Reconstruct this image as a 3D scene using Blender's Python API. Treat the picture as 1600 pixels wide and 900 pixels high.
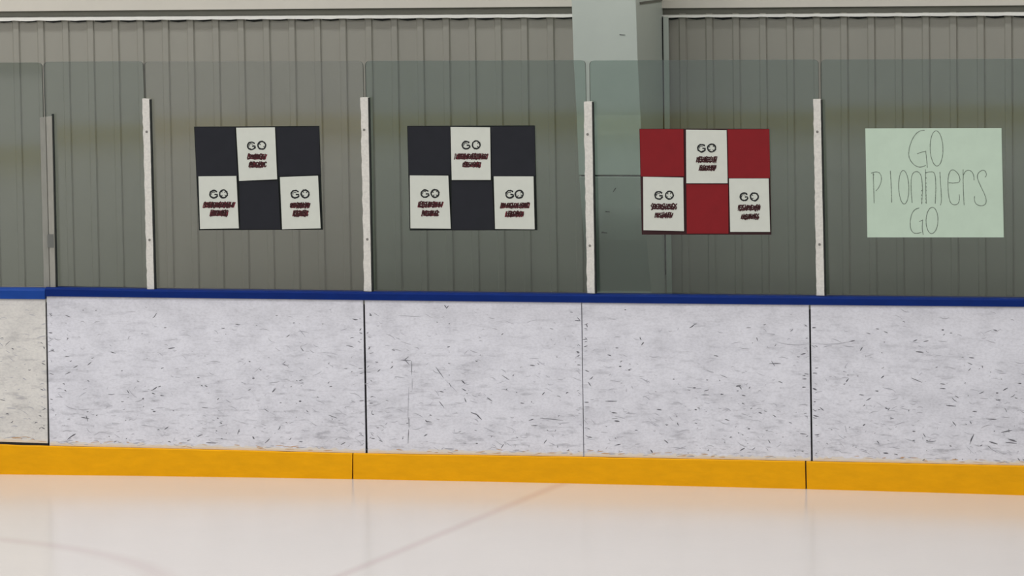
import bpy, bmesh, math, random
from mathutils import Vector, Matrix

for o in list(bpy.data.objects):
    bpy.data.objects.remove(o)
scene = bpy.context.scene
COL = scene.collection
random.seed(7)

# ------------------------------------------------------------------ camera
F_PX = 7500.0
YAW, PITCH, ROLL, DIST, CAM_H = 0.2686, 0.0908, -0.0154, 26.6512, 3.5216
fwd = Vector((-math.sin(YAW)*math.cos(PITCH), math.cos(YAW)*math.cos(PITCH), -math.sin(PITCH)))
eye = Vector((DIST*math.sin(YAW), -DIST*math.cos(YAW), CAM_H))
_r = fwd.cross(Vector((0, 0, 1))).normalized()
_u = _r.cross(fwd)
right = math.cos(ROLL)*_r + math.sin(ROLL)*_u
up = -math.sin(ROLL)*_r + math.cos(ROLL)*_u
cd = bpy.data.cameras.new('camera')
cam = bpy.data.objects.new('camera', cd)
COL.objects.link(cam)
M = Matrix((right, up, -fwd)).transposed().to_4x4()
M.translation = eye
cam.matrix_world = M
cd.sensor_width = 36
cd.lens = 36*F_PX/1600
cd.clip_end = 200
scene.camera = cam

# ------------------------------------------------------------------ light
scene.view_settings.view_transform = 'Standard'
scene.view_settings.look = 'None'
scene.view_settings.gamma = 1
scene.view_settings.use_curve_mapping = False
scene.view_settings.exposure = 0.38
LAMP_W = {-0.9: 90, -8: 120, -15: 190, -22: 230}  # all out of view; the row nearest the back wall is added to brighten it
w = bpy.data.worlds.new('world')
scene.world = w
w.use_nodes = True
w.node_tree.nodes['Background'].inputs[0].default_value = (0.9, 0.95, 1, 1)
w.node_tree.nodes['Background'].inputs[1].default_value = 0.12
LAMPS = [(x, y) for x in (-12, -6, -1, 5) for y in LAMP_W]
for x, y in LAMPS:
    ld = bpy.data.lights.new('unseen_arena_light', 'AREA')
    ld.shape = 'RECTANGLE'
    ld.size, ld.size_y = 2.4, 0.8
    ld.energy = LAMP_W[y]
    ld.color = (0.985, 0.99, 1.03)
    lo = bpy.data.objects.new('unseen_arena_light', ld)
    lo.location = (x, y, 8.2)
    COL.objects.link(lo)

# ------------------------------------------------------------------ geometry helpers
def ray(px, py):
    return (fwd*F_PX + right*(px-800) + up*(450-py)).normalized()

def bow(x):                      # the boards run in a very slight arc
    return 0.035 - 0.0125*x*x

def S(px, py, off=0.0):          # point on the line of the boards, 'off' metres behind their face
    d = ray(px, py)
    y = off
    for _ in range(6):
        t = (y-eye.y)/d.y
        p = eye + d*t
        y = bow(p.x) + off
    return p

def PY(px, py, y):               # point on a vertical plane parallel to the back wall
    d = ray(px, py)
    return eye + d*((y-eye.y)/d.y)

def PX(px, py, x):
    d = ray(px, py)
    return eye + d*((x-eye.x)/d.x)

class MB:
    def __init__(s):
        s.v, s.f, s.m = [], [], []
    def poly(s, pts, mi=0):
        b = len(s.v)
        s.v += [tuple(p) for p in pts]
        s.f.append(list(range(b, b+len(pts)))); s.m.append(mi)
    def prism(s, pts, vec, mi=0, side=None):
        n = len(pts); b = len(s.v)
        s.v += [tuple(p) for p in pts] + [tuple(Vector(p)+vec) for p in pts]
        s.f.append(list(range(b, b+n))); s.m.append(mi)
        s.f.append(list(range(b+n, b+2*n))[::-1]); s.m.append(mi)
        for i in range(n):
            j = (i+1) % n
            s.f.append([b+i, b+n+i, b+n+j, b+j]); s.m.append(mi if side is None else side)
    def box(s, lo, hi, mi=0):
        x0, y0, z0 = lo; x1, y1, z1 = hi
        s.prism([(x0, y0, z0), (x1, y0, z0), (x1, y0, z1), (x0, y0, z1)], Vector((0, y1-y0, 0)), mi)
    def strip(s, rows, mi=0, close=False):     # rows of points, quads between
        b = len(s.v); n = len(rows[0])
        for r in rows: s.v += [tuple(p) for p in r]
        for i in range(len(rows)-1):
            for j in range(n if close else n-1):
                k = (j+1) % n
                s.f.append([b+i*n+j, b+(i+1)*n+j, b+(i+1)*n+k, b+i*n+k]); s.m.append(mi)
        if close:
            s.f.append([b+j for j in range(n)]); s.m.append(mi)
            s.f.append([b+(len(rows)-1)*n+j for j in range(n)][::-1]); s.m.append(mi)
    def build(s, name, mats, parent=None, bevel=0, recalc=True):
        me = bpy.data.meshes.new(name)
        me.from_pydata(s.v, [], s.f)
        if not isinstance(mats, (list, tuple)): mats = [mats]
        for m in mats: me.materials.append(m)
        for p, mi in zip(me.polygons, s.m): p.material_index = mi
        if recalc:
            bm = bmesh.new(); bm.from_mesh(me)
            bmesh.ops.recalc_face_normals(bm, faces=bm.faces)
            bm.to_mesh(me); bm.free()
        o = bpy.data.objects.new(name, me)
        COL.objects.link(o)
        if parent: o.parent = parent
        if bevel:
            bv = o.modifiers.new('bevel', 'BEVEL'); bv.width = bevel; bv.segments = 3; bv.limit_method = 'ANGLE'
        return o

def thing(name, label, cat, group=None):
    o = bpy.data.objects.new(name, None)
    COL.objects.link(o)
    o.empty_display_size = 0.1
    return tag(o, label, cat, group)
def tag(o, label, cat, group=None):
    o['label'] = label; o['category'] = cat
    if group: o['group'] = group
    return o
def struct(o):
    o['kind'] = 'structure'
    return o
def place(root, loc):             # puts the Empty at the thing's base without moving its parts
    loc = Vector(loc)
    root.location = loc
    for c in root.children: c.location = c.location - loc

# ------------------------------------------------------------------ materials
def lin(c):
    return tuple(((v/255/12.92) if v/255 <= .04045 else ((v/255+.055)/1.055)**2.4) for v in c)
def mat(name, rgb, rough=0.6, spec=0.4, noise=None, bump=None, metal=0):
    """noise = (scale, amount[, (sx,sy,sz)]) mottles the colour; bump = (scale, strength[, stretch])"""
    m = bpy.data.materials.new(name); m.use_nodes = True
    nt = m.node_tree; b = nt.nodes['Principled BSDF']
    c = lin(rgb)
    b.inputs['Base Color'].default_value = (*c, 1)
    b.inputs['Roughness'].default_value = rough
    b.inputs['Specular IOR Level'].default_value = spec
    b.inputs['Metallic'].default_value = metal
    tc = nt.nodes.new('ShaderNodeTexCoord')
    def nz(sc, stretch):
        mp = nt.nodes.new('ShaderNodeMapping'); mp.inputs['Scale'].default_value = stretch
        nt.links.new(tc.outputs['Object'], mp.inputs['Vector'])
        n = nt.nodes.new('ShaderNodeTexNoise'); n.inputs['Scale'].default_value = sc
        n.inputs['Detail'].default_value = 5; n.inputs['Roughness'].default_value = .62
        nt.links.new(mp.outputs[0], n.inputs['Vector']); return n
    if noise:
        n = nz(noise[0], noise[2] if len(noise) > 2 else (1, 1, 1))
        r = nt.nodes.new('ShaderNodeMapRange')
        r.inputs['From Min'].default_value = .3; r.inputs['From Max'].default_value = .7
        r.inputs['To Min'].default_value = 1-noise[1]; r.inputs['To Max'].default_value = 1+noise[1]*.6
        nt.links.new(n.outputs['Fac'], r.inputs['Value'])
        x = nt.nodes.new('ShaderNodeVectorMath'); x.operation = 'SCALE'
        x.inputs[0].default_value = c
        nt.links.new(r.outputs[0], x.inputs['Scale'])
        nt.links.new(x.outputs[0], b.inputs['Base Color'])
    if bump:
        n = nz(bump[0], bump[2] if len(bump) > 2 else (1, 1, 1))
        bp = nt.nodes.new('ShaderNodeBump'); bp.inputs['Strength'].default_value = bump[1]
        bp.inputs['Distance'].default_value = .01
        nt.links.new(n.outputs['Fac'], bp.inputs['Height'])
        nt.links.new(bp.outputs[0], b.inputs['Normal'])
    return m

def board_mat(name, rgb):
    """scuffed white plastic: soft grey smudges, short horizontal rubs, denser low down"""
    m = bpy.data.materials.new(name); m.use_nodes = True
    nt = m.node_tree; L = nt.links.new; b = nt.nodes['Principled BSDF']
    b.inputs['Roughness'].default_value = .42; b.inputs['Specular IOR Level'].default_value = .35
    tc = nt.nodes.new('ShaderNodeTexCoord')
    sx = nt.nodes.new('ShaderNodeSeparateXYZ'); L(tc.outputs['Object'], sx.inputs[0])
    low = nt.nodes.new('ShaderNodeMapRange')
    low.inputs['From Min'].default_value = 1.05; low.inputs['From Max'].default_value = .2
    low.inputs['To Min'].default_value = .35; low.inputs['To Max'].default_value = 1
    L(sx.outputs['Z'], low.inputs['Value'])
    def noise(sc, stretch, det, lo, hi):
        mp = nt.nodes.new('ShaderNodeMapping'); mp.inputs['Scale'].default_value = stretch
        L(tc.outputs['Object'], mp.inputs['Vector'])
        n = nt.nodes.new('ShaderNodeTexNoise'); n.inputs['Scale'].default_value = sc
        n.inputs['Detail'].default_value = det; n.inputs['Roughness'].default_value = .6
        L(mp.outputs[0], n.inputs['Vector'])
        r = nt.nodes.new('ShaderNodeMapRange'); r.inputs['From Min'].default_value = lo
        r.inputs['From Max'].default_value = hi
        L(n.outputs['Fac'], r.inputs['Value']); return r.outputs[0]
    def mul(a, c):
        x = nt.nodes.new('ShaderNodeMath'); x.operation = 'MULTIPLY'
        L(a, x.inputs[0])
        if isinstance(c, float): x.inputs[1].default_value = c
        else: L(c, x.inputs[1])
        return x.outputs[0]
    big = mul(noise(5, (1, 1, 1.4), 6, .42, .72), .20)
    rub = mul(mul(noise(9, (1, 1, 4.5), 5, .54, .70), low.outputs[0]), .36)
    fine = mul(noise(60, (1, 1, 1.8), 4, .42, .72), .17)
    a = nt.nodes.new('ShaderNodeMath'); a.operation = 'ADD'; L(big, a.inputs[0]); L(rub, a.inputs[1])
    a2 = nt.nodes.new('ShaderNodeMath'); a2.operation = 'ADD'; L(a.outputs[0], a2.inputs[0]); L(fine, a2.inputs[1])
    mx = nt.nodes.new('ShaderNodeMix'); mx.data_type = 'RGBA'
    L(a2.outputs[0], mx.inputs['Factor'])
    mx.inputs['A'].default_value = (*lin(rgb), 1); mx.inputs['B'].default_value = (*lin((112, 112, 120)), 1)
    L(mx.outputs['Result'], b.inputs['Base Color'])
    return m

def glass_mat(name, tint, refl=1.0):
    m = bpy.data.materials.new(name); m.use_nodes = True
    nt = m.node_tree; L = nt.links.new
    nt.nodes.remove(nt.nodes['Principled BSDF'])
    t = nt.nodes.new('ShaderNodeBsdfTransparent'); t.inputs[0].default_value = (*tint, 1)
    g = nt.nodes.new('ShaderNodeBsdfGlossy'); g.inputs['Roughness'].default_value = .035
    g.inputs['Color'].default_value = (refl, refl, refl, 1)
    tc = nt.nodes.new('ShaderNodeTexCoord')
    n = nt.nodes.new('ShaderNodeTexNoise'); n.inputs['Scale'].default_value = 1.2
    L(tc.outputs['Object'], n.inputs['Vector'])
    bp = nt.nodes.new('ShaderNodeBump'); bp.inputs['Strength'].default_value = .05
    bp.inputs['Distance'].default_value = .005
    L(n.outputs['Fac'], bp.inputs['Height']); L(bp.outputs[0], g.inputs['Normal'])
    f = nt.nodes.new('ShaderNodeFresnel'); f.inputs['IOR'].default_value = 1.5
    mx = nt.nodes.new('ShaderNodeMixShader')
    L(f.outputs[0], mx.inputs[0]); L(t.outputs[0], mx.inputs[1]); L(g.outputs[0], mx.inputs[2])
    L(mx.outputs[0], nt.nodes['Material Output'].inputs['Surface'])
    return m

def ice_mat():
    m = bpy.data.materials.new('ice'); m.use_nodes = True
    nt = m.node_tree; L = nt.links.new; b = nt.nodes['Principled BSDF']
    b.inputs['Roughness'].default_value = .19
    b.inputs['Specular IOR Level'].default_value = .9
    b.inputs['IOR'].default_value = 1.31
    tc = nt.nodes.new('ShaderNodeTexCoord')
    sx = nt.nodes.new('ShaderNodeSeparateXYZ'); L(tc.outputs['Object'], sx.inputs[0])
    def M_(op, a, c=None, clamp=False):
        x = nt.nodes.new('ShaderNodeMath'); x.operation = op; x.use_clamp = clamp
        for i, q in enumerate((a, c)):
            if q is None: continue
            if isinstance(q, (int, float)): x.inputs[i].default_value = q
            else: L(q, x.inputs[i])
        return x.outputs[0]
    def near(v, width, soft):      # 1 where |v| < width
        return M_('SUBTRACT', 1, M_('DIVIDE', M_('SUBTRACT', M_('ABSOLUTE', v), width, True), soft, True), True)
    # straight red line painted in the ice
    A, B = GOAL
    d = (B-A).normalized(); nx, ny = -d.y, d.x
    v = M_('ADD', M_('MULTIPLY', sx.outputs['X'], nx), M_('MULTIPLY', sx.outputs['Y'], ny))
    v = M_('SUBTRACT', v, nx*A.x+ny*A.y)
    line = M_('MULTIPLY', near(v, .012, .05), .17)
    # face-off circle
    cx, cy, cr = CIRC
    dx = M_('SUBTRACT', sx.outputs['X'], cx); dy = M_('SUBTRACT', sx.outputs['Y'], cy)
    rr = M_('SQRT', M_('ADD', M_('MULTIPLY', dx, dx), M_('MULTIPLY', dy, dy)))
    circ = M_('MULTIPLY', near(M_('SUBTRACT', rr, cr), .02, .10), .13)
    paint = M_('ADD', line, circ, True)
    n = nt.nodes.new('ShaderNodeTexNoise'); n.inputs['Scale'].default_value = .9; n.inputs['Detail'].default_value = 5
    L(tc.outputs['Object'], n.inputs['Vector'])
    base = nt.nodes.new('ShaderNodeMix'); base.data_type = 'RGBA'
    L(n.outputs['Fac'], base.inputs['Factor'])
    base.inputs['A'].default_value = (*lin((217, 211, 205)), 1)
    base.inputs['B'].default_value = (*lin((227, 221, 214)), 1)
    mx = nt.nodes.new('ShaderNodeMix'); mx.data_type = 'RGBA'
    L(paint, mx.inputs['Factor']); L(base.outputs['Result'], mx.inputs['A'])
    mx.inputs['B'].default_value = (*lin((150, 60, 62)), 1)
    L(mx.outputs['Result'], b.inputs['Base Color'])
    n2 = nt.nodes.new('ShaderNodeTexNoise'); n2.inputs['Scale'].default_value = 35; n2.inputs['Detail'].default_value = 3
    L(tc.outputs['Object'], n2.inputs['Vector'])
    bp = nt.nodes.new('ShaderNodeBump'); bp.inputs['Strength'].default_value = .06; bp.inputs['Distance'].default_value = .004
    L(n2.outputs['Fac'], bp.inputs['Height']); L(bp.outputs[0], b.inputs['Normal'])
    return m

def on_ice(px, py):
    d = ray(px, py); p = eye + d*(-eye.z/d.z); return Vector((p.x, p.y, 0))
GOAL = (on_ice(872, 758), on_ice(548, 893))
# circle through three points seen on the ice
def circle3(a, b, c):
    ax, ay, bx, by, cx, cy = a.x, a.y, b.x, b.y, c.x, c.y
    d = 2*(ax*(by-cy)+bx*(cy-ay)+cx*(ay-by))
    ux = ((ax*ax+ay*ay)*(by-cy)+(bx*bx+by*by)*(cy-ay)+(cx*cx+cy*cy)*(ay-by))/d
    uy = ((ax*ax+ay*ay)*(cx-bx)+(bx*bx+by*by)*(ax-cx)+(cx*cx+cy*cy)*(bx-ax))/d
    return ux, uy, math.hypot(ax-ux, ay-uy)
CIRC = circle3(on_ice(0, 843), on_ice(135, 861), on_ice(240, 893))

m_ice = ice_mat()
m_concrete = mat('rubber_matting', (48, 48, 50), .85, .2, (3, .15))
m_siding = mat('grey_siding', (156, 154, 143), .5, .3, (2.2, .05, (1, 1, .35)))
m_cream = mat('cream_liner', (216, 211, 198), .6, .3, (4, .03))
m_girt = mat('grey_girt', (110, 110, 100), .55, .3, (6, .06))
m_cap = mat('white_flashing', (240, 239, 230), .45, .4, (12, .05))
m_column = mat('painted_column', (198, 206, 196), .55, .35, (3, .04))
m_dark = mat('dark_joint_and_shade', (50, 53, 52), .7, .2)
m_mark = mat('chipped_paint', (70, 76, 74), .8, .1)
m_opp = mat('far_wall_paint', (150, 150, 146), .8, .2, (2, .05))
m_ceil = mat('ceiling_liner', (205, 205, 200), .8, .2)
m_white = board_mat('scuffed_white_plastic', (226, 227, 234))
m_white_b = board_mat('off_white_plastic', (224, 222, 216))  # slightly creamier white for the far-left board
m_scuff = mat('puck_rubber_mark', (104, 104, 110), .7, .2)
m_scuff2 = mat('faint_rubber_mark', (172, 172, 180), .6, .2)
m_rust = mat('rust_trace', (196, 160, 122), .7, .2)
m_dirt = mat('cream_dirt', (224, 208, 184), .6, .2, (30, .05))
m_dirt2 = mat('pale_cream_dirt', (222, 216, 206), .6, .2, (30, .04))
m_yellow = mat('yellow_plastic', (236, 168, 0), .45, .15, (7, .07, (1, 1, 3)), (14, .15, (1, 1, 3)))
m_ochre = mat('worn_yellow_plastic', (182, 160, 62), .6, .2)
m_blue = mat('blue_plastic', (4, 38, 108), .4, .12, (9, .12, (1, 1, 3)))
m_blue_b = mat('bright_blue_plastic', (22, 66, 146), .4, .15, (9, .1, (1, 1, 3)))
m_frame = mat('board_frame_steel', (60, 60, 62), .6, .3)
m_post = mat('chalky_white_post', (216, 214, 206), .7, .25, (70, .14), (90, .3))
m_post_g = mat('dull_grey_post', (142, 142, 134), .55, .3, (40, .1, (1, 1, .3)))
m_post_g2 = mat('dull_light_post', (152, 151, 142), .55, .3, (40, .1, (1, 1, .3)))
m_gasket = mat('black_gasket', (42, 46, 44), .6, .3)
m_bolt = mat('grey_bolt', (128, 126, 120), .4, .5, metal=.4)
m_edge = mat('glass_edge', (62, 72, 68), .3, .5)
m_black = mat('black_card', (33, 35, 41), .75, .25, (14, .08))
m_backblack = mat('black_backing_card', (28, 32, 30), .8, .2)
m_red = mat('red_card', (128, 22, 28), .7, .25, (14, .06))
m_backred = mat('dark_red_backing_card', (58, 36, 38), .8, .2)
m_paper = mat('white_paper', (206, 210, 200), .75, .2, (25, .025))
m_ink = mat('black_marker', (42, 44, 44), .7, .2)
m_maroon = mat('maroon_marker', (112, 36, 48), .7, .2)
m_brown = mat('dark_brown_marker', (66, 36, 38), .7, .2)
m_mint = mat('pale_green_paper', (192, 212, 193), .75, .2, (9, .04))
m_pencil = mat('pencil_line', (112, 124, 112), .8, .1)
m_lampcase = mat('lamp_case', (210, 210, 210), .5, .4)

# ------------------------------------------------------------------ room shell
WALL_Y = 1.95
XA, XB, YF, ZC = -16.0, 16.0, -31.0, 9.0
mb = MB(); mb.box((XA, -26.6, -.05), (XB, .06, 0)); o = struct(mb.build('floor', m_ice))
mb = MB(); mb.box((XA, .0605, -.25), (XB, WALL_Y+.3, -.02)); struct(mb.build('floor', m_concrete))
mb = MB(); mb.box((XA, YF, ZC), (XB, WALL_Y+.3, ZC+.15)); struct(mb.build('ceiling', m_ceil))
mb = MB(); mb.box((XA-.15, YF, -.25), (XA, WALL_Y+.3, ZC+.15)); struct(mb.build('wall_left', m_opp))
mb = MB(); mb.box((XB, YF, -.25), (XB+.15, WALL_Y+.3, ZC+.15)); struct(mb.build('wall_right', m_opp))
mb = MB(); mb.box((XA, YF-.15, -.25), (XB, YF, ZC+.15)); struct(mb.build('wall_front', m_opp))
# boards on the near side of the rink, below and behind the viewpoint: they show only as a reflection in the panes
mb = MB(); mb.box((XA, -26.72, .2), (XB, -26.6, 1.02), 0); mb.box((XA, -26.74, 1.02), (XB, -26.58, 1.08), 1)
struct(mb.build('trim_5', [m_white, m_blue]))
mb = MB(); mb.box((XA, -26.73, -.02), (XB, -26.585, .2)); struct(mb.build('baseboard_front', m_ochre))

# corrugated siding: narrow trapezoid ribs, the seam groove on their right flank
p0 = PY(225.5, 60, WALL_Y); p1 = PY(1582, 60, WALL_Y)
PITCH_M = (p1.x-p0.x)/33
Z_CAP = PY(800, 24, WALL_Y).z
def siding(xa, xb, name):
    pts = []
    k0 = math.floor((xa-p0.x)/PITCH_M)-1
    k1 = math.ceil((xb-p0.x)/PITCH_M)+1
    for k in range(k0, k1+1):
        x = p0.x + k*PITCH_M
        for dx, dy in ((-.048, 0), (-.040, -.009), (-.006, -.009), (.000, .002), (.003, .002), (.005, 0)):
            if xa < x+dx < xb: pts.append((x+dx, WALL_Y+dy))
    pts = [(xa, WALL_Y)] + pts + [(xb, WALL_Y)]
    pts += [(xb, WALL_Y+.05), (xa, WALL_Y+.05)]
    m = MB()
    m.strip([[Vector((x, y, -.05)) for x, y in pts], [Vector((x, y, Z_CAP+.005)) for x, y in pts]], close=True)
    return struct(m.build(name, m_siding))

# column footprint
XR = PY(1036, 20, WALL_Y).x
edge_px = [(992, -60), (993.5, 0), (996.5, 95), (1001, 180), (1004, 274), (1011, 375), (1018, 455), (1024, 600)]
edge = [PX(x, y, XR) for x, y in edge_px]
pl = edge[1]
XL = PY(893, 0, pl.y).x
siding(XA, XL+.02, 'wall_back')
siding(XR-.02, XB, 'wall_back')
mb = MB(); mb.box((XA, WALL_Y+.055, -.25), (XB, WALL_Y+.25, ZC)); struct(mb.build('wall_back', m_cream))

# white flashing over the siding, grey girt above, cream liner above that: left and right of the column
def zt(px, py): return PY(px, py, WALL_Y).z
def sill(xa, xb, pxa, pxb, ya, yb, yc, yd, n1, n2, n3, ribs=True):
    def band(pts_top, pts_bot, y0, y1, name, m_, bev):
        m = MB()
        (xa_, za), (xb_, zb) = pts_top; (_, zc), (_, zd) = pts_bot
        m.prism([Vector((xa_, y0, zc)), Vector((xb_, y0, zd)), Vector((xb_, y0, zb)), Vector((xa_, y0, za))],
                Vector((0, y1-y0, 0)))
        return struct(m.build(name, m_, bevel=bev))
    def ext(f):     # straight line through two seen heights, carried on to the ends
        u0 = PY(pxa, f[0], WALL_Y); u1 = PY(pxb, f[1], WALL_Y)
        s = (u1.z-u0.z)/(u1.x-u0.x)
        return (xa, u0.z+s*(xa-u0.x)), (xb, u0.z+s*(xb-u0.x))
    c_t, c_b, g_t, top = ext(yd), ext(yc), ext(yb), ext(ya)
    # flashing has a wavy lower lip; dips between the ribs
    u = []; x = xa; 
    m = MB()
    n = max(2, int((xb-xa)/.04))
    rows = []
    for i in range(n+1):
        x = xa+(xb-xa)*i/n; t = i/n
        ztop = c_t[0][1]*(1-t)+c_t[1][1]*t; zbot = c_b[0][1]*(1-t)+c_b[1][1]*t
        ph = ((x-p0.x)/PITCH_M+.15) % 1.0
        sag = .0035*math.sin(ph*math.pi)+random.uniform(-.0008, .0008)
        rows.append([Vector((x, WALL_Y-.034, zbot-sag)), Vector((x, WALL_Y-.034, ztop-sag*.4)),
                     Vector((x, WALL_Y+.02, ztop+.004)), Vector((x, WALL_Y+.02, zbot-sag))])
    m.strip(rows, close=True)
    k = math.floor((xa-p0.x)/PITCH_M)  # dark strips under the lip paint in the shade between the ribs
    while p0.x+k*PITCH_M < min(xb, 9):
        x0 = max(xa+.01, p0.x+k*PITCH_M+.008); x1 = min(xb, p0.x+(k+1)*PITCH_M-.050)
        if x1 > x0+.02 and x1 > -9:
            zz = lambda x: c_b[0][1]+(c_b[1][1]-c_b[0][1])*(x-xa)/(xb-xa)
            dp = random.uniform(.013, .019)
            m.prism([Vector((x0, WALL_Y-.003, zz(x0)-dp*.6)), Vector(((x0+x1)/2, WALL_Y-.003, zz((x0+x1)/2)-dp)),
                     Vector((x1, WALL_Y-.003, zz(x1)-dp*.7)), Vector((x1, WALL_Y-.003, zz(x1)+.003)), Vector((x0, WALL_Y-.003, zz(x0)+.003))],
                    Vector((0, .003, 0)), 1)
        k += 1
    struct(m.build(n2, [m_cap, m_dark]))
    gt = [(xa, g_t[0][1]), (xb, g_t[1][1])]
    band(gt, [(xa, c_t[0][1]+.0045), (xb, c_t[1][1]+.0045)], WALL_Y-.004, WALL_Y+.05, n1, m_girt, 0)
    band([(xa, 3.9), (xb, 3.9)], [(xa, g_t[0][1]), (xb, g_t[1][1])], WALL_Y-.03, WALL_Y+.054, n3, m_cream, 0)
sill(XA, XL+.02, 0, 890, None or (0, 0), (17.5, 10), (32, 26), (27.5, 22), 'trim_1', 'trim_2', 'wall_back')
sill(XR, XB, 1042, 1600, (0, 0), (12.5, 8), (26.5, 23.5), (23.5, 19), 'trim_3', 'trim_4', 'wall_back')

# column: tapered boxed steel column leaning out into the hall towards its top
col = thing('building_column', 'wide pale green-grey tapered column standing out from the corrugated back wall', 'column')
lo_i = 4                                  # joint at the top of the base section
def colseg(es, inset):
    m = MB(); rows = []
    for e in es:
        yb = WALL_Y+.04
        rows.append([Vector((XL+inset, e.y+inset, e.z)), Vector((XR-inset, e.y+inset, e.z)),
                     Vector((XR-inset, yb, e.z)), Vector((XL+inset, yb, e.z))])
    m.strip(rows, close=True); return m
top_e = [Vector((XR, edge[0].y-.10, 3.9))] + edge[:5]
colseg(top_e, 0).build('shaft', m_column, col, bevel=.004)
j = edge[4]
base_e = [Vector((XR, j.y, j.z-.008))] + edge[5:] + [Vector((XR, edge[-1].y+.08, -.02))]
colseg(base_e, .002).build('base_section', m_column, col, bevel=.004)
colseg([Vector((XR, j.y, j.z)), Vector((XR, j.y, j.z-.008))], .012).build('joint', m_dark, col)
m = MB()                                  # chips and a crack on the base section and shaft
def colpt(px, py):                        # on the leaning front face
    best = None
    d = ray(px, py)
    for a, b in zip(edge[:-1], edge[1:]):
        n = Vector((0, (b-a).z, -(b-a).y)); t = (a-eye).dot(n)/d.dot(n); p = eye+d*t
        if min(a.z, b.z)-1e-4 <= p.z <= max(a.z, b.z)+1e-4: best = p
    return best
def cstroke(m, a, b, w_):
    A = colpt(*a); B = colpt(*b)
    if A is None or B is None: return
    n = Vector((0, -.0025, 0)); d = (B-A).normalized(); s = d.cross(Vector((0, 1, 0))).normalized()*w_/2
    m.prism([A+n-s, B+n-s*.5, B+n+s*.5, A+n+s], Vector((0, .002, 0)))
for a, b, w_ in (((962, 294), (958, 300), .006), ((946, 330.5), (953, 331), .007), ((940, 363), (949, 364), .008),
                 ((968, 54), (977, 54.5), .004)):
    cstroke(m, a, b, w_)
m.build('paint_chips', m_mark, col)
m = MB()
a = PY(1036, 20, WALL_Y-.03); 
m.box((XR+.001, WALL_Y-.034, 1.0), (XR+.009, WALL_Y-.024, Z_CAP-.01))
m.build('sealant_line', m_dark, col)
m = MB(); m.box((XR+.009, WALL_Y-.036, 0), (XR+.040, WALL_Y-.0225, Z_CAP-.012)); m.build('corner_strip', m_column, col)
m = MB(); e0 = PX(1010, 5, XR); m.box((XR, pl.y+.09, e0.z), (XR+.006, WALL_Y-.04, e0.z+.012)); m.build('stiffener', m_girt, col)
place(col, ((XL+XR)/2, WALL_Y-.3, 0))

# ------------------------------------------------------------------ boards
def lerp(a, b, t): return a+(b-a)*t
def pl_y(poly, x):
    for (x0, y0), (x1, y1) in zip(poly[:-1], poly[1:]):
        if x <= x1 or (x1, y1) == poly[-1]:
            return y0+(y1-y0)*(x-x0)/(x1-x0)
RAIL_T = [(-70, 447.6), (75, 449), (230, 451.5), (573, 455), (923, 458.5), (1280, 462), (1670, 466)]
FACE_T = [(70, 463), (233, 465), (568, 469), (909, 473), (1265, 476.5), (1600, 479.5), (1670, 480.5)]
FACE_T0 = [(-70, 466.6), (75, 467.6)]
KICK_T = [(-70, 692), (75, 696.5), (340, 702.5), (546, 708), (911, 713.5), (1265, 720.5), (1600, 727.5), (1670, 729)]
KICK_B = [(-70, 739), (1670, 775)]

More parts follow.
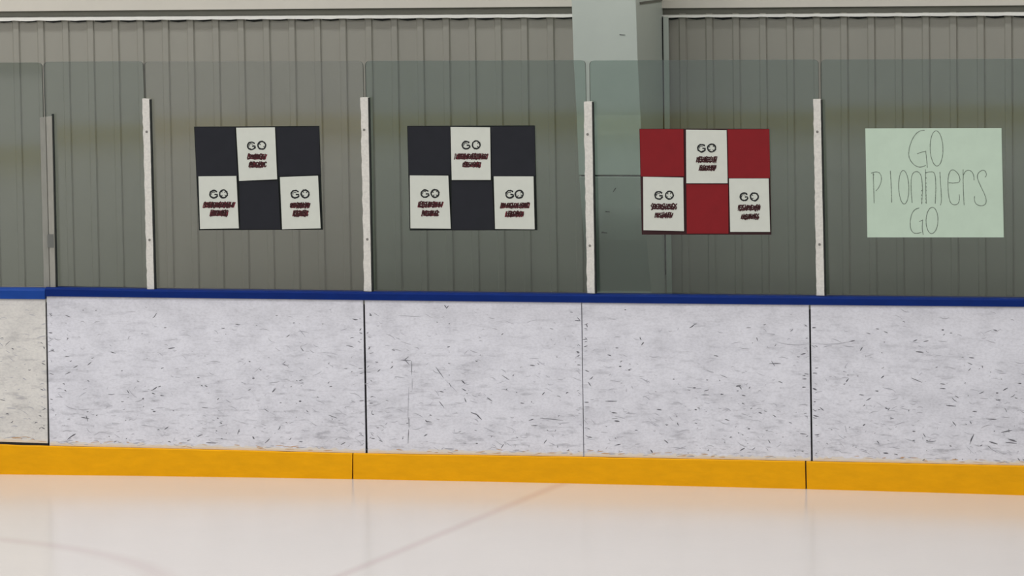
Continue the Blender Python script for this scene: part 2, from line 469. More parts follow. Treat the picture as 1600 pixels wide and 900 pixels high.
def facing(xtl, xtr, xbl, xbr, topf, botf, seed, rough_bottom):
    """board sheet between two slanting joints, marks modelled as thin flecks of rubber stuck to it"""
    rnd = random.Random(seed)
    m = MB()
    n = 10
    fr = []
    for i in range(n+1):
        t = i/n
        xt, xb = lerp(xtl, xtr, t), lerp(xbl, xbr, t)
        a = S(xt, pl_y(topf, xt), 0); b = S(xb, pl_y(botf, xb), 0)
        fr.append([a, b, b+Vector((0, .012, 0)), a+Vector((0, .012, 0))])
    m.strip(fr, 0, close=True)
    def P(px, py): return S(px, py, -.0008)
    nn = int((xbr-xbl)/5)
    for band_h, mi in ((6.5, 5), (3.6, 4)):
        prev = None
        for i in range(nn+1):
            x = lerp(xbl+1, xbr-1, i/nn); y = pl_y(botf, x)
            h = band_h*rnd.uniform(.65, 1.25)
            cur = (S(x, y-.15, -.0003-(.0002 if mi == 4 else 0)), S(x, y-h, -.0003-(.0002 if mi == 4 else 0)))
            if prev: m.poly([prev[0], cur[0], cur[1], prev[1]], mi)
            prev = cur
    def fleck(px, py, L_, ang, w_, mi, bend=0):
        ca, sa = math.cos(ang), math.sin(ang)
        segs = 3 if L_ > 3 else 2
        up_, dn = [], []
        for i in range(segs+1):
            t = i/segs*2-1
            cx = px+ca*L_/2*t - sa*bend*(1-t*t); cy = py+sa*L_/2*t + ca*bend*(1-t*t)
            ww = w_*.36*(1-.75*abs(t)**1.5)+.1
            ww *= rnd.uniform(.7, 1.2)
            up_.append(P(cx+sa*ww, cy-ca*ww)); dn.append(P(cx-sa*ww, cy+ca*ww))
        m.poly(dn+up_[::-1], mi)
    area = (xtr-xtl)/340
    x_in = lambda t: lerp(xtl, xtr, t)
    for k in range(int(135*area)):          # dark flecks, denser towards the ice
        t = rnd.uniform(.01, .99); v = rnd.random()**.62
        px = x_in(t); y0, y1 = pl_y(topf, px)+8, pl_y(botf, px)-5
        py = lerp(y0, y1, v)
        ang = rnd.choice((rnd.gauss(.25, .35), rnd.gauss(-.5, .35), rnd.gauss(.1, .2), rnd.uniform(-1.5, 1.5)))
        strong = rnd.random() < .30
        fleck(px, py, rnd.uniform(1.6, 5.5) if rnd.random() < .92 else rnd.uniform(6, 11), ang,
              rnd.uniform(1.0, 2.0) if strong else rnd.uniform(.6, 1.3), 1 if strong else 2, rnd.uniform(-1, 1))
    for k in range(int(90*area)):          # pale rubs
        t = rnd.uniform(.01, .99); v = rnd.random()**.7
        px = x_in(t); y0, y1 = pl_y(topf, px)+6, pl_y(botf, px)-4
        fleck(px, lerp(y0, y1, v), rnd.uniform(4, 18), rnd.gauss(.15, .3), rnd.uniform(.6, 1.5), 2, rnd.uniform(-2, 2))
    for side in (0, 1):                     # along the joints
        for k in range(16):
            v = rnd.uniform(.08, .97)
            xa = lerp((xtl, xtr)[side], (xbl, xbr)[side], v)
            if not -20 < xa < 1620: continue
            px = xa + (rnd.uniform(3, 9) if side == 0 else -rnd.uniform(3, 8))
            fleck(px, lerp(pl_y(topf, px), pl_y(botf, px), v), rnd.uniform(3, 7), rnd.gauss(.2, .4), rnd.uniform(.8, 1.8),
                  rnd.choice((1, 2, 2)))
    for k in range(int(22*area)):           # rust-coloured dirt just above the kickplate
        px = x_in(rnd.uniform(.02, .98))
        fleck(px, pl_y(botf, px)-rnd.uniform(2.5, 9), rnd.uniform(4, 16), rnd.gauss(0, .12), rnd.uniform(.8, 2), rnd.choice((2, 3, 3)))
    return m, fleck

def marks(fl, items):
    for it in items: fl(*it)
# marks that can be recognised on each sheet: x, y, length, angle, width, material, bend
MK = {
 0: [(20, 545, 4, .5, 2, 1), (24, 555, 6, .3, 1.5, 2), (4, 625, 8, .2, 1.5, 1), (50, 492, 9, .2, 1.2, 2), (38, 592, 6, .5, 2, 2)],
 1: [(106, 494, 9, .35, 1.6, 1), (258, 512, 4, 0, 1.6, 1), (268, 544, 11, -.15, 1.6, 1), (79, 520, 6, .1, 2.2, 1), (105, 557, 7, .1, 1.6, 1),
     (140, 568, 8, -.7, 2.4, 1), (118, 573, 8, -.5, 1.6, 1), (106, 583, 10, -.4, 1.4, 1), (177, 551, 8, .3, 1.6, 1), (200, 612, 7, 1, 2, 1),
     (223.5, 623, 3, 0, 3, 1), (242, 607, 9, -.6, 2.2, 1), (249, 604, 5, -.4, 1.8, 1), (240, 615, 6, .3, 2, 1), (253, 618, 6, .1, 1.6, 1),
     (241, 643, 5, 0, 2.4, 1), (133, 653, 13, .15, 1.8, 1), (136, 654, 10, 1.3, 1.6, 1), (110, 683, 13, -.7, 1.8, 1), (115, 680, 8, -.6, 2, 1),
     (260, 669, 8, -.6, 1.8, 1), (295, 688, 6, -.3, 1.8, 1), (320, 637, 9, .1, 1.6, 1), (310, 590, 4, 0, 3, 1), (390, 565, 3, 0, 3, 1),
     (396, 591, 4, 0, 3.2, 1), (372, 507, 8, .1, 1.6, 1), (345, 661, 4, .3, 2.6, 1), (396, 684, 5, 1, 3, 1), (330, 692, 16, .05, 2, 1),
     (180, 690, 5, -.4, 1.8, 1), (450, 525, 6, -.6, 1.8, 1), (472, 546, 7, .9, 1.8, 1), (512, 553, 32, .08, 1.1, 2, -2), (547, 541, 13, .25, 1.3, 1),
     (469, 627, 4, 0, 3, 1), (470, 594, 6, -.3, 1.6, 1), (428, 610, 8, -.8, 2.2, 1), (416, 641, 9, .6, 1.4, 1), (540, 576, 6, 0, 1.4, 1),
     (520, 651, 14, .35, 1.5, 1), (536, 693, 8, -.5, 2, 1), (563, 515, 5, -1, 1.8, 1), (537, 515, 10, -.3, 1.3, 2), (470, 690, 6, .1, 2, 1)],
 2: [(696, 479, 6, .9, 1.8, 1), (699, 480, 6, -.9, 1.8, 1), (634, 563, 16, .05, 1.8, 1), (636, 566, 10, .8, 1.6, 1), (635, 560, 9, -.7, 1.6, 1),
     (643, 575, 22, 1.57, 1.5, 1), (644, 600, 16, 1.57, 1.1, 2), (638, 630, 50, 1.6, 1.0, 2), (639, 660, 16, 1.55, 1.4, 1), (638, 682, 22, 1.6, 1.2, 1),
     (577, 544, 5, -1, 2.2, 1), (592, 579, 6, -.7, 1.8, 1), (612, 574, 6, -.8, 1.8, 1), (580, 630, 6, 0, 1.8, 1), (595, 689, 6, .5, 1.8, 1),
     (634, 536, 16, .3, 1.2, 2), (622, 529, 8, .4, 1.4, 2), (687, 582, 22, .95, 1.2, 1), (705, 603, 26, .8, 1.0, 2), (724, 597, 8, .8, 2.4, 1),
     (725, 609, 8, .5, 1.8, 1), (727, 625, 8, 1.2, 1.8, 1), (748, 651, 14, .8, 2.4, 1), (740, 646, 10, .4, 1.5, 1), (670, 659, 10, .1, 1.6, 1),
     (666, 658, 5, .9, 1.8, 1), (665, 680, 6, -.5, 2, 1), (690, 612, 7, .2, 1.6, 1), (690, 632, 12, .9, 1.4, 1), (730, 578, 12, .05, 1.4, 2),
     (765, 624, 10, .6, 1.6, 1), (790, 590, 14, .6, 1.6, 1), (785, 522, 4, -.7, 1.8, 1), (785, 697, 7, -1, 2, 1), (745, 693, 4, 0, 2.4, 1),
     (849, 615, 6, -.8, 2.6, 1), (852, 690, 7, -.9, 2.6, 1), (832, 571, 8, .1, 2.2, 1), (903, 550, 5, .3, 2.4, 1), (862, 655, 36, .1, 1.2, 1),
     (835, 665, 10, 0, 1.6, 1), (816, 630, 6, .1, 1.8, 1), (830, 656, 8, -.3, 1.8, 1), (903, 501, 10, .1, 1.5, 1), (640, 494, 36, .06, 1, 2)],
 3: [(917, 509, 5, 1.2, 2.6, 1), (977, 484, 3, 0, 2, 1), (1004, 537, 6, -.9, 2.6, 1), (1084, 508, 12, -.6, 1.3, 1), (1080, 511, 6, -.4, 1.6, 1),
     (1183, 530, 6, 1.3, 2, 1), (1170, 512, 7, 0, 1.6, 1), (969, 572.5, 4, 0, 3, 1), (983, 578, 4, 0, 2.6, 1), (952, 555, 6, .3, 2, 1),
     (921, 600, 8, 1, 2, 1), (955, 627, 18, 0, 1.8, 1), (1030, 640, 8, .2, 2, 1), (1085, 606, 5, 0, 3, 1), (1102, 617, 12, 0, 1.5, 1),
     (1104, 610, 8, -.3, 1.5, 1), (1128, 616, 5, 0, 2.4, 1), (1154, 603, 8, -.1, 3, 1), (1157, 606, 6, .9, 1.8, 1), (1162, 618, 6, .2, 2, 1),
     (1087, 640, 4, .2, 3, 1), (1188, 645, 6, .3, 2.6, 1), (1170, 670, 4, 0, 2.8, 1), (1136, 656, 8, .3, 1.6, 1), (1041, 690, 8, .7, 2.6, 1),
     (965, 695, 10, -.2, 2, 1), (964, 658, 8, .1, 3.2, 1), (960, 645, 9, .1, 2.4, 1), (921, 683, 8, .1, 2, 1), (1018, 705, 6, 1, 2.8, 1),
     (1160, 702, 9, -.5, 2.2, 1), (1131, 588, 12, .4, 1.4, 1), (1119, 556, 7, .2, 1.8, 1), (1211, 568, 18, 0, 1.8, 1), (1208, 568, 10, 1.0, 1.2, 1),
     (1240, 536, 52, .05, 1.1, 2, 3), (1205, 522, 12, .1, 1.5, 2), (1255, 553, 8, -.2, 2, 1), (1257, 592, 7, 0, 1.8, 1), (1256, 605, 6, 0, 2, 1),
     (1255, 678, 10, .1, 2.2, 1), (1210, 650, 7, .6, 1.6, 1), (1202, 690, 6, 1, 2, 1), (996, 694, 8, -.1, 1.4, 2), (1060, 700, 22, .1, 1.6, 2)],
 4: [(1272, 512, 6, 0, 2.6, 1), (1300, 535, 60, -.05, 1.2, 2, 3), (1331, 533, 10, -.2, 1.8, 1), (1357, 521, 7, .3, 1.3, 1), (1346, 545, 7, -1, 1.8, 1),
     (1371, 514, 5, .1, 2, 1), (1384, 519, 7, .4, 1.5, 1), (1430, 532, 7, -.4, 1.8, 1), (1447, 533, 8, -.2, 2, 1), (1437, 550, 12, .08, 2, 1),
     (1473, 515.5, 4, 0, 3, 1), (1555, 516, 6, .2, 2.2, 1), (1548, 534, 14, .3, 1.4, 2), (1518, 559, 8, .1, 1.8, 1), (1379, 589, 6, -.7, 3, 1),
     (1324, 594, 7, -.9, 2.4, 1), (1273, 583, 6, 0, 2, 1), (1273, 608, 7, .4, 3, 1), (1432, 594, 18, .4, 1.6, 1), (1473, 600, 8, .1, 1.8, 1),
     (1473, 607, 9, .1, 2.2, 1), (1370, 611, 5, .1, 2.4, 1), (1346, 617, 7, .1, 1.8, 1), (1357, 624, 9, -.5, 1.8, 1), (1486, 634, 16, .1, 1.8, 1),
     (1558, 614, 4, 0, 3.2, 1), (1571, 608, 9, -.5, 2, 1), (1593, 599, 6, .1, 2.6, 1), (1560, 625, 8, 0, 2, 1), (1523, 643, 7, .1, 2.2, 1),
     (1549, 655, 16, .05, 2, 1), (1573, 674, 18, -.2, 2, 1), (1582, 688, 14, .3, 3, 1), (1580, 692, 18, .1, 1.6, 1), (1552, 692, 14, .3, 2.8, 1),
     (1519, 684, 13, -1.1, 3, 1), (1518, 687, 16, -1.2, 1.6, 1), (1491, 662, 9, .9, 1.8, 1), (1455, 690, 16, -.15, 1.5, 1), (1428, 674, 5, .1, 2, 1),
     (1444, 680, 8, 1, 1.5, 1), (1385, 638, 5, .4, 2.4, 1), (1350, 664, 5, -.6, 3, 1), (1275, 650, 9, .2, 1.8, 1), (1284, 639, 8, .7, 1.8, 1),
     (1384, 708, 8, .05, 2.6, 1), (1400, 710, 6, .3, 2, 1), (1592, 718, 6, .9, 2, 1), (1495, 620, 7, .5, 1.5, 1), (1372, 691, 6, .9, 1.8, 1)]}
PANELS = [(-70, 70.5, -70, 74.5, FACE_T0, 'scuffed off-white dasher board at the far left end, under the bright blue rail', m_white_b),
          (73, 567, 77.5, 571, FACE_T, 'wide scuffed white dasher board below the two glass panes left of the second tall post', m_white),
          (570, 908, 574.5, 911.5, FACE_T, 'scuffed white dasher board below the second black and white poster, with a vertical scrape', m_white),
          (909.4, 1263.5, 912.7, 1267, FACE_T, 'scuffed white dasher board directly below the red and white poster', m_white),
          (1266.5, 1670, 1270, 1670, FACE_T, 'scuffed white dasher board at the right end, below the pale green poster', m_white)]
for i, (a, b, c, d, tf, lab, mm) in enumerate(PANELS):
    root = thing('dasher_board', lab, 'rink board', 'white dasher boards of the rink')
    botf = [(x, y-(4 if i == 0 else .3)) for x, y in KICK_T]
    m, fl = facing(a, b, c, d, tf, botf, 11+i, i)
    marks(fl, MK[i])
    m.build('facing_sheet', [mm, m_scuff, m_scuff2, m_rust, m_dirt, m_dirt2], root)
    m = MB(); xa = a-.4; xb = b+.4
    t0 = S(xa, 480, .014); t1 = S(xb, 480, .014)
    ys = .10
    m.prism([Vector((t0.x+.001, t0.y+.0, .01)), Vector((t1.x-.001, t1.y, .01)), Vector((t1.x-.001, t1.y, .985)), Vector((t0.x+.001, t0.y, .985))],
            Vector((0, ys-.03, 0)))
    m.build('steel_frame', m_frame, root)
    c0 = S((a+b)/2, 700, .05); place(root, (c0.x, c0.y, 0))

# kickplates
KP = [(-70, -70, 550.3, 549.6, 'yellow kickplate at the left, running to the joint below the second tall post'),
      (552, 552, 1257.5, 1258.5, 'yellow kickplate in the middle, between the two kickplate joints'),
      (1259.8, 1260.8, 1670, 1670, 'yellow kickplate at the right end, below the pale green poster')]
for (a, a2, b, b2, lab) in KP:
    m = MB(); rows = []
    n = 24
    rnd = random.Random(int(a))
    for i in range(n+1):
        x = lerp(a, b, i/n); xb = lerp(a2, b2, i/n)
        T = S(x, pl_y(KICK_T, x)+.4+rnd.uniform(-.3, .3), -.012)
        B = Vector((S(xb, pl_y(KICK_B, xb)-4, -.012).x, 0, -.01)); B.y = bow(B.x)-.012
        back = .024
        rows.append([B, T+Vector((0, 0, -.006)), T+Vector((0, .004, 0)), T+Vector((0, .0115, 0)), B+Vector((0, .0115, 0))])
    m.strip(rows, close=True)
    o = m.build('kickplate', m_yellow)
    tag(o, lab, 'kickplate', 'yellow kickplates along the ice')
# thin dark gap over the kickplate of the left board (top edge of the ledge behind)
# blue cap rail
def rail(xa, xb, topf, botf, mm, lab, off=0.0):
    m = MB(); rows = []; n = 30
    for i in range(n+1):
        x = lerp(xa, xb, i/n)
        T = S(x, pl_y(topf, x)+1.5, -.016+off); B = S(x, pl_y(botf, x)-.1, -.016+off)
        h = T.z-B.z
        dp = .115
        prof = [(0, 0), (0, h*.78), (.004, h*.93), (.013, h), (dp-.013, h), (dp-.004, h*.93), (dp, h*.78), (dp, 0)]
        rows.append([Vector((lerp(B.x, T.x, min(1, z/h)), B.y+y, B.z+z)) for y, z in prof])
    m.strip(rows, close=True)
    o = m.build('cap_rail', mm)
    for p in o.data.polygons: p.use_smooth = False
    tag(o, lab, 'cap rail', 'blue cap rails on the boards')
rail(-70, 70.0, [(-70, 448.5), (75, 449.5)], FACE_T0, m_blue_b, 'short bright blue cap rail at the far left, on the off-white end board')
rail(70.6, 1670, [(70, 447.5), (230, 451.0)]+RAIL_T[3:], FACE_T, m_blue, 'long dark blue cap rail running from the grey double post to the right edge')

# ------------------------------------------------------------------ glass panes
g_mid = glass_mat('tinted_glass', (.715, .775, .745))
g_clear = glass_mat('clear_glass', (.83, .845, .82))
g_left = glass_mat('green_glass', (.76, .80, .775))
# corners: top-left, top-right, bottom-right, bottom-left in the picture; lean of the pane; material; label
PANES = [((-70, 98), (65.5, 97.5), (74, 452), (-70, 451), -.001, g_left, 'glass pane at the far left edge, left of the grey double post'),
         ((68.5, 96.5), (224, 95.5), (236, 454), (78, 452), -.0055, g_left, 'narrow green-tinted glass pane between the grey double post and the first tall white post'),
         ((226, 96), (567.5, 95.5), (576, 457), (238, 454), -.0068, g_clear, 'clear glass pane carrying the first black and white poster'),
         ((571, 95), (915, 94), (922.5, 460), (578, 457), -.0068, g_mid, 'tinted glass pane carrying the second black and white poster'),
         ((921.5, 94.5), (1279, 93), (1281, 463.5), (925.5, 460), -.0062, g_mid, 'tinted glass pane carrying the red and white poster, in front of the wall column'),
         ((1283, 93), (1670, 91.5), (1670, 467), (1284.5, 463.5), -.0072, g_mid, 'tinted glass pane carrying the pale green handwritten poster')]
GL = .054
LEANS = []
for tl, tr, br, bl, lean, mm, lab in PANES:
    m = MB(); LEANS.append(lean); rows = []
    R_ = 7
    us = [0, .4/R_, 1/R_, 2.2/R_, 4/R_, 1]
    xs = [tl[0]+R_*u for u in us[:-1]] + [lerp(tl[0]+R_, tr[0]-R_, i/12) for i in range(13)] + [tr[0]-R_*u for u in us[-2::-1]]
    for x in xs:
        t = (x-tl[0])/(tr[0]-tl[0]); e = min(x-tl[0], tr[0]-x)
        drop = R_-math.sqrt(max(0, R_*R_-(R_-e)**2)) if e < R_ else 0
        T = S(x, lerp(tl[1], tr[1], t)+drop, GL); xb = lerp(bl[0], br[0], t)
        B = S(xb, lerp(bl[1], br[1], t), GL); B.z = S(xb, pl_y(RAIL_T, xb)+1.5, -.016).z+.0065
        for v in (T, B): v.y += lean*(v.z-1.0)
        D_ = Vector((0, .0125, 0)); rows.append([B, T, T+D_, B+D_])
    b0 = len(m.f); m.strip(rows, close=True)
    for i in range(b0, len(m.f)):
        k = (i-b0) % 4
        if i >= len(m.f)-2 or k in (1, 3): m.m[i] = 1
    o = m.build('glass_shield', [mm, m_edge])
    tag(o, lab, 'glass shield', 'glass shields above the boards')

# ------------------------------------------------------------------ posts
def quad(m, a, b, c, d, off, th, mi=0):
    m.prism([S(*a, off), S(*b, off), S(*c, off), S(*d, off)], Vector((0, th, 0)), mi)
POSTS = [((222.3, 154), (234.3, 154.5), (242, 453), (230, 452.5), [(229, 206), (233.5, 375)], 'tall white post left of the first black and white poster', 0),
         ((563.2, 152.5), (576, 152), (581.5, 455.5), (569, 455), [(568.8, 203), (573.8, 374)], 'tall white post between the two black and white posters', 1),
         ((912, 159), (926, 158.5), (930.5, 458.5), (917.5, 458), [(918, 210), (921.5, 384)], 'tall white post standing in front of the column, left of the red and white poster', 1),
         ((1270.5, 155), (1283.3, 155), (1289.3, 462), (1276, 461.5), [(1277, 206), (1280.5, 382)], 'tall white post between the red and white poster and the pale green poster', 1)]
for k, (tl, tr, br, bl, bolts, lab, kk) in enumerate(POSTS):
    root = thing('glass_post', lab, 'post', 'tall white posts holding the glass')
    m = MB(); rnd = random.Random(50+k)
    # chalky strip with slightly ragged left edge
    L_, R_ = [], []
    n = 40
    for i in range(n+1):
        t = i/n
        L_.append(S(lerp(tl[0], bl[0], t)+rnd.uniform(-.7, .5), lerp(tl[1], bl[1], t), .008))
        R_.append(S(lerp(tr[0], br[0], t)-1.3+rnd.uniform(-.15, .15), lerp(tr[1], br[1], t), .008))
    rows = [[a, b, b+Vector((0, .024, 0)), a+Vector((0, .024, 0))] for a, b in zip(L_, R_)]
    m.strip(rows, close=True)
    m.build('cover_strip', m_post, root)
    m = MB()
    quad(m, (tr[0]-1.2, tr[1]+1), (tr[0]+.6, tr[1]+1), (br[0]+.7, br[1]), (br[0]-1.2, br[1]), .012, .024)
    m.build('rubber_gasket', m_gasket, root)
    m = MB()                               # upright behind the glass
    a = S((tl[0]+tr[0])/2, tl[1]+2, .0765); b = S((bl[0]+br[0])/2, bl[1]-3, .0765)
    hw = .018
    m.strip([[Vector((p.x-hw, p.y, p.z)), Vector((p.x+hw, p.y, p.z)), Vector((p.x+hw, p.y+.02, p.z)), Vector((p.x-hw, p.y+.02, p.z))] for p in (a, b)], close=True)
    m.build('upright', m_post_g, root, bevel=.003)
    for bx, by in bolts:
        c = S(bx, by, .006); m = MB()
        ring = [Vector((c.x+.0075*math.cos(j*math.pi/4), c.y, c.z+.0075*math.sin(j*math.pi/4))) for j in range(8)]
        m.prism(ring, Vector((0, .004, 0)))
        m.build('bolt', m_bolt, root)
    b = S((bl[0]+br[0])/2, bl[1], .03); place(root, b)
root = thing('gate_post', 'dull grey double post at the far left, above the joint beside the end board', 'post')
m = MB(); quad(m, (62, 184), (70.8, 182.5), (77.6, 449), (68.5, 449), .014, .02); m.build('channel', m_post_g, root, bevel=.002)
m = MB(); quad(m, (72, 182.5), (80.8, 181.5), (86.6, 450), (78.6, 450), .006, .028); m.build('cover_strip', m_post_g2, root, bevel=.002)
m = MB(); quad(m, (70.6, 184), (72.2, 184), (78.8, 449), (77.4, 449), .020, .014); m.build('groove_seal', m_post_g, root)
m = MB(); quad(m, (80.6, 178), (82.4, 178), (88.4, 449), (86.4, 449), .012, .022); m.build('rubber_gasket', m_gasket, root)
m = MB(); quad(m, (74, 366), (83.5, 366), (84, 387), (74.5, 387), .003, .004); m.build('latch_plate', mat('worn_metal_plate', (104, 106, 102), .5, .3), root, bevel=.001)
place(root, S(76, 449, .03))

# ------------------------------------------------------------------ posters taped to the rink side of the glass
LEAN = 0
def SP(px, py, off):                 # on the face of the (slightly leaning) pane
    v = S(px, py, off+.0145); v.y += LEAN*(v.z-1.0); return v
def card(m, q, off, th):
    tl, tr, br, bl = q; rows = []
    for i in range(9):
        t = i/8
        a = SP(lerp(tl[0], tr[0], t), lerp(tl[1], tr[1], t), off); b = SP(lerp(bl[0], br[0], t), lerp(bl[1], br[1], t), off)
        D_ = Vector((0, th, 0)); rows.append([b, a, a+D_, b+D_])
    m.strip(rows, close=True)
def ribbon(m, pts, w_, off, mi=0, rnd=None, jit=0, broken=0):
    """hand-drawn stroke through picture points, laid on the paper"""
    P_ = []
    # resample
    for a, b in zip(pts[:-1], pts[1:]):
        n = max(1, int(math.hypot(b[0]-a[0], b[1]-a[1])/1.6))
        for i in range(n): P_.append((lerp(a[0], b[0], i/n), lerp(a[1], b[1], i/n)))
    P_.append(pts[-1])
    if rnd and jit: P_ = [(x+rnd.uniform(-jit, jit), y+rnd.uniform(-jit, jit)) for x, y in P_]
    n = len(P_)
    L_, R_ = [], []
    for i, (x, y) in enumerate(P_):
        x0, y0 = P_[max(0, i-1)]; x1, y1 = P_[min(n-1, i+1)]
        dx, dy = x1-x0, y1-y0; l = math.hypot(dx, dy) or 1
        ww = w_/2*(rnd.uniform(.75, 1.2) if rnd else 1)
        nx, ny = -dy/l*ww, dx/l*ww
        L_.append(SP(x+nx, y+ny, off)); R_.append(SP(x-nx, y-ny, off))
    for i in range(n-1):
        if broken and rnd and rnd.random() < broken: continue
        m.poly([L_[i], L_[i+1], R_[i+1], R_[i]], mi)

def smooth(pts, k=2):
    for _ in range(k):
        q = [pts[0]]
        for a, b in zip(pts[:-1], pts[1:]):
            q += [(a[0]*.75+b[0]*.25, a[1]*.75+b[1]*.25), (a[0]*.25+b[0]*.75, a[1]*.25+b[1]*.75)]
        q.append(pts[-1]); pts = q
    return pts
def ell(cx, cy, rx, ry, a0=0, a1=360, tilt=0, n=26):
    out = []
    for i in range(n+1):
        a = math.radians(lerp(a0, a1, i/n)); x = rx*math.cos(a); y = ry*math.sin(a)
        out.append((cx+x*math.cos(tilt)-y*math.sin(tilt), cy+x*math.sin(tilt)+y*math.cos(tilt)))
    return out

def letters(root, G, O, s1, s2, Z, seed, reds):
    rnd = random.Random(seed)
    off = .0236
    m = MB()
    gx, gy = G; ox, oy = O
    # outlined block G (zoom units), drawn as a double stroke
    g = ell(gx, gy, 27, 26, -35, -335, 0, 20)
    g = [p for p in g]
    ribbon(m, [Z(*p) for p in g], 2.5, off, 0, rnd, .3)
    ribbon(m, [Z(gx+25, gy+18), Z(gx+24, gy+2), Z(gx+4, gy+2)], 2.3, off, 0, rnd, .2)
    ribbon(m, [Z(*p) for p in ell(gx-2, gy-1, 15, 13, -50, -200, 0, 8)], 1.0, off, 0, rnd, .3)
    ribbon(m, [Z(*p) for p in ell(ox, oy, 27, 27, 0, 360, 0, 22)], 2.5, off, 0, rnd, .3)
    for a in (40, 130, 220, 310):
        if rnd.random() < .75:
            r0, r1 = 22, rnd.uniform(9, 14); aa = math.radians(a+rnd.uniform(-15, 15))
            ribbon(m, [Z(ox+r0*math.cos(aa), oy+r0*math.sin(aa)), Z(ox+r1*math.cos(aa), oy+r1*math.sin(aa))], 1.3, off, 0, rnd, .15)
    m.build('go_lettering', m_ink, root)
    m = MB()
    for (cx, cy, w_, h) in (s1, s2):
        n = max(6, int(w_/10))
        lean_ = 5
        # red under-colour, hand-scribbled
        for k in range(n+1):
            x = cx-w_/2+w_*k/n
            if rnd.random() < reds:
                ribbon(m, [Z(x-lean_, cy+h*.42), Z(x+lean_+rnd.uniform(-3, 3), cy-h*.40)], 1.9, off+.0006, 1, rnd, .2)
        ribbon(m, [Z(cx-w_*.46, cy+h*.25), Z(cx+w_*.46, cy+h*.20)], 2.2, off+.0006, 1 if reds > .4 else 0, rnd, .3)
        # dark letter-like strokes
        for k in range(n):
            x = cx-w_/2+w_*(k+.5)/n+rnd.uniform(-2, 2); t = rnd.random()
            hh = h*rnd.uniform(.34, .52)
            if t < .4:
                pts = [(x-lean_, cy+hh), (x, cy), (x+lean_*.8, cy-hh)]
            elif t < .7:
                pts = ell(x, cy+rnd.uniform(-3, 3), 6.5, hh*.9, 20, 330, .2, 10)
            elif t < .85:
                pts = [(x-7, cy+hh), (x-2, cy-hh), (x+4, cy+hh*.3), (x+7, cy-hh)]
            else:
                pts = [(x+6, cy-hh), (x-5, cy-hh*.3), (x+5, cy+hh*.3), (x-5, cy+hh)]
            ribbon(m, [Z(*p) for p in pts], 1.75, off, 0, rnd, .28)
        ribbon(m, [Z(cx-w_*.45, cy-h*.1), Z(cx-w_*.1, cy+h*.05), Z(cx+w_*.2, cy-h*.08), Z(cx+w_*.46, cy+h*.05)], 2.0, off, 0, rnd, .5)
    m.build('scribbled_words', [m_brown, m_maroon], root)

def checker(ox, oy, outer, squares, sheets, texts, mb_, mc, lab, seed, reds, col_name):
    s = 230/1035
    Z = lambda u, v: (ox+u*s, oy+v*s)
    root = thing('poster', lab, 'poster', 'hand-made checkered posters on the glass')
    m = MB(); card(m, [Z(*p) for p in outer], .034, .003); m.build('backing_card', mb_, root)
    for q_ in squares:
        m = MB(); card(m, [Z(*p) for p in q_], .0285, .0045); m.build('card_square', mc, root)
    for k, (q_, t) in enumerate(zip(sheets, texts)):
        m = MB(); card(m, [Z(*p) for p in q_], .0245, .0035)
        sh = m.build('paper_sheet', m_paper, root)
        letters(sh, *t, Z, seed+k, reds[k])
    b = SP(*Z(*outer[3]), .036); place(root, b)

LEAN = LEANS[2]
checker(290, 180, [(62, 80), (942, 75), (965, 805), (95, 808)],
        [[(68, 85), (348, 86), (368, 425), (80, 430)], [(638, 84), (938, 80), (950, 418), (655, 428)], [(378, 465), (652, 460), (668, 803), (385, 803)]],
        [[(358, 88), (630, 85), (645, 450), (378, 462)], [(92, 430), (358, 427), (375, 795), (103, 800)], [(665, 435), (932, 425), (950, 795), (680, 802)]],
        [((466, 215), (538, 212), (503, 292, 125, 45), (507, 348, 120, 48)),
         ((200, 555), (268, 553), (235, 630, 215, 48), (237, 688, 120, 50)),
         ((772, 555), (842, 553), (808, 634, 140, 46), (810, 690, 100, 50))],
        m_backblack, m_black, 'black and white checkered poster on the clear pane, leftmost of the posters', 101, (.55, .95, .7), 'black')
LEAN = LEANS[3]
checker(620, 180, [(75, 75), (972, 72), (988, 808), (92, 810)],
        [[(80, 80), (375, 79), (380, 420), (86, 422)], [(664, 80), (970, 77), (975, 425), (670, 428)], [(386, 460), (672, 462), (686, 804), (388, 804)]],
        [[(380, 82), (658, 85), (662, 455), (388, 455)], [(93, 423), (363, 425), (380, 798), (97, 795)], [(683, 430), (962, 430), (970, 802), (692, 800)]],
        [((490, 210), (560, 208), (523, 290, 230, 48), (528, 347, 125, 45)),
         ((200, 551), (270, 550), (238, 628, 165, 50), (238, 690, 115, 45)),
         ((796, 555), (862, 555), (830, 635, 205, 46), (832, 695, 125, 48))],
        m_backblack, m_black, 'black and white checkered poster just left of the wall column', 201, (.45, .45, .45), 'black')
LEAN = LEANS[4]
checker(990, 180, [(42, 95), (955, 95), (968, 840), (58, 840)],
        [[(45, 98), (352, 98), (357, 430), (52, 430)], [(662, 100), (955, 98), (960, 442), (668, 442)], [(372, 485), (666, 486), (668, 832), (375, 832)]],
        [[(370, 102), (655, 105), (662, 478), (372, 478)], [(68, 433), (350, 438), (355, 815), (70, 808)], [(672, 445), (950, 445), (960, 820), (680, 820)]],
        [((480, 231), (550, 231), (517, 312, 145, 50), (520, 371, 120, 48)),
         ((178, 564), (252, 562), (213, 643, 180, 50), (215, 703, 125, 44)),
         ((778, 573), (850, 573), (815, 651, 155, 48), (818, 713, 125, 45))],
        m_backred, m_red, 'red and white checkered poster overlapping the edge of the wall column', 301, (.0, .05, .0), 'red')

LEAN = LEANS[5]
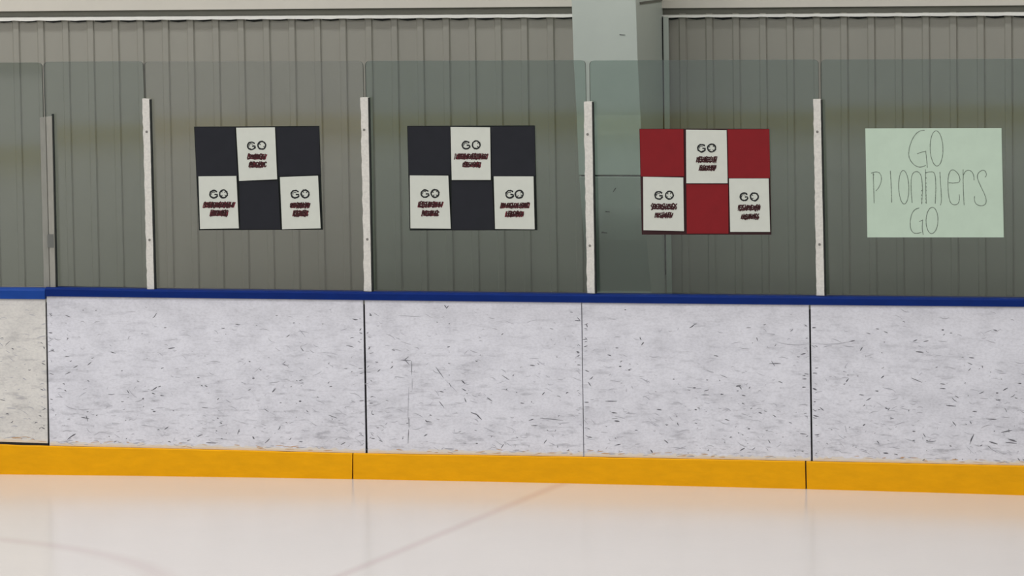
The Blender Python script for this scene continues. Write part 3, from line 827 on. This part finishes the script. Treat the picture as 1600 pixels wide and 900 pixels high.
# pale green poster with thin outlined writing
s4 = 240/1029
Z4 = lambda u, v: (1340+u*s4, 180+v*s4)
root = thing('poster', 'pale green paper poster with thin handwritten letters GO PIONNIERS GO at the right', 'poster')
m = MB(); card(m, [Z4(*p) for p in [(53, 88), (965, 86), (980, 818), (66, 818)]], .0345, .0025)
sheet = m.build('paper_sheet', m_mint, root)
ST = [[(450, 100), (420, 103), (390, 125), (365, 165), (348, 215), (342, 260), (350, 295), (370, 325), (400, 345), (430, 348), (458, 335)],
      [(400, 258), (430, 247), (460, 240)], [(458, 245), (464, 300), (468, 352)],
      ell(530, 222, 43, 118, 0, 360, -.03),
      [(106, 385), (108, 480), (112, 590)], [(92, 388), (125, 378), (150, 385), (162, 415), (160, 450), (140, 490), (122, 508)],
      [(221, 372), (226, 480), (230, 585)], ell(310, 482, 34, 113, 0, 360, -.03),
      [(366, 588), (358, 480), (362, 410), (375, 382), (400, 375), (422, 390), (432, 430), (437, 500), (430, 595)],
      [(455, 362), (457, 480), (461, 592)], [(460, 385), (490, 378), (515, 382), (523, 420), (525, 500), (521, 592)],
      [(552, 380), (558, 480), (564, 570), (556, 602)],
      [(612, 452), (650, 455), (690, 448), (682, 400), (655, 370), (630, 363), (612, 390), (605, 440), (608, 520), (620, 585), (645, 603), (675, 595), (685, 560), (681, 530)],
      [(708, 362), (708, 480), (714, 602)], [(708, 405), (722, 375), (745, 366), (768, 378), (780, 405), (781, 435)],
      [(855, 415), (866, 400), (858, 375), (840, 366), (818, 378), (802, 400), (806, 432), (828, 480), (852, 530), (865, 570), (857, 600), (825, 609), (795, 597), (782, 570), (784, 542)],
      [(415, 620), (385, 630), (362, 660), (352, 710), (355, 760), (370, 788), (400, 792), (428, 785)],
      [(437, 700), (432, 750), (440, 802)], [(413, 713), (438, 702)],
      ell(499, 705, 40, 88, 0, 360, .03)]
rnd = random.Random(5)
for grp in ((0, 1, 2), (3,), (4, 5), (6,), (7,), (8,), (9, 10), (11,), (12,), (13, 14), (15,), (16, 17, 18), (19,)):
    m = MB()
    for i in grp:
        st = ST[i]
        ribbon(m, [Z4(*p) for p in (st if len(st) > 20 else smooth(st))], 1.05, .0338, 0, rnd, .12, 0)
    if grp[0] in (8, 9):                                         # little beads on the middle letters
        for v in (385, 420, 455, 480, 505, 535, 560, 585):
            u = 431 if grp[0] == 8 else 459
            if u == 431 and v < 500: continue
            c = Z4(u, v); ribbon(m, [(c[0]-.8, c[1]), (c[0]+.8, c[1])], 1.7, .0337, 0)
    if grp[0] == 4:
        c = Z4(107, 398); ribbon(m, [(c[0]-1, c[1]), (c[0]+1, c[1])], 2.2, .0337, 0)
    m.build('handwritten_letter', m_pencil, sheet)
place(root, SP(*Z4(66, 818), .036))
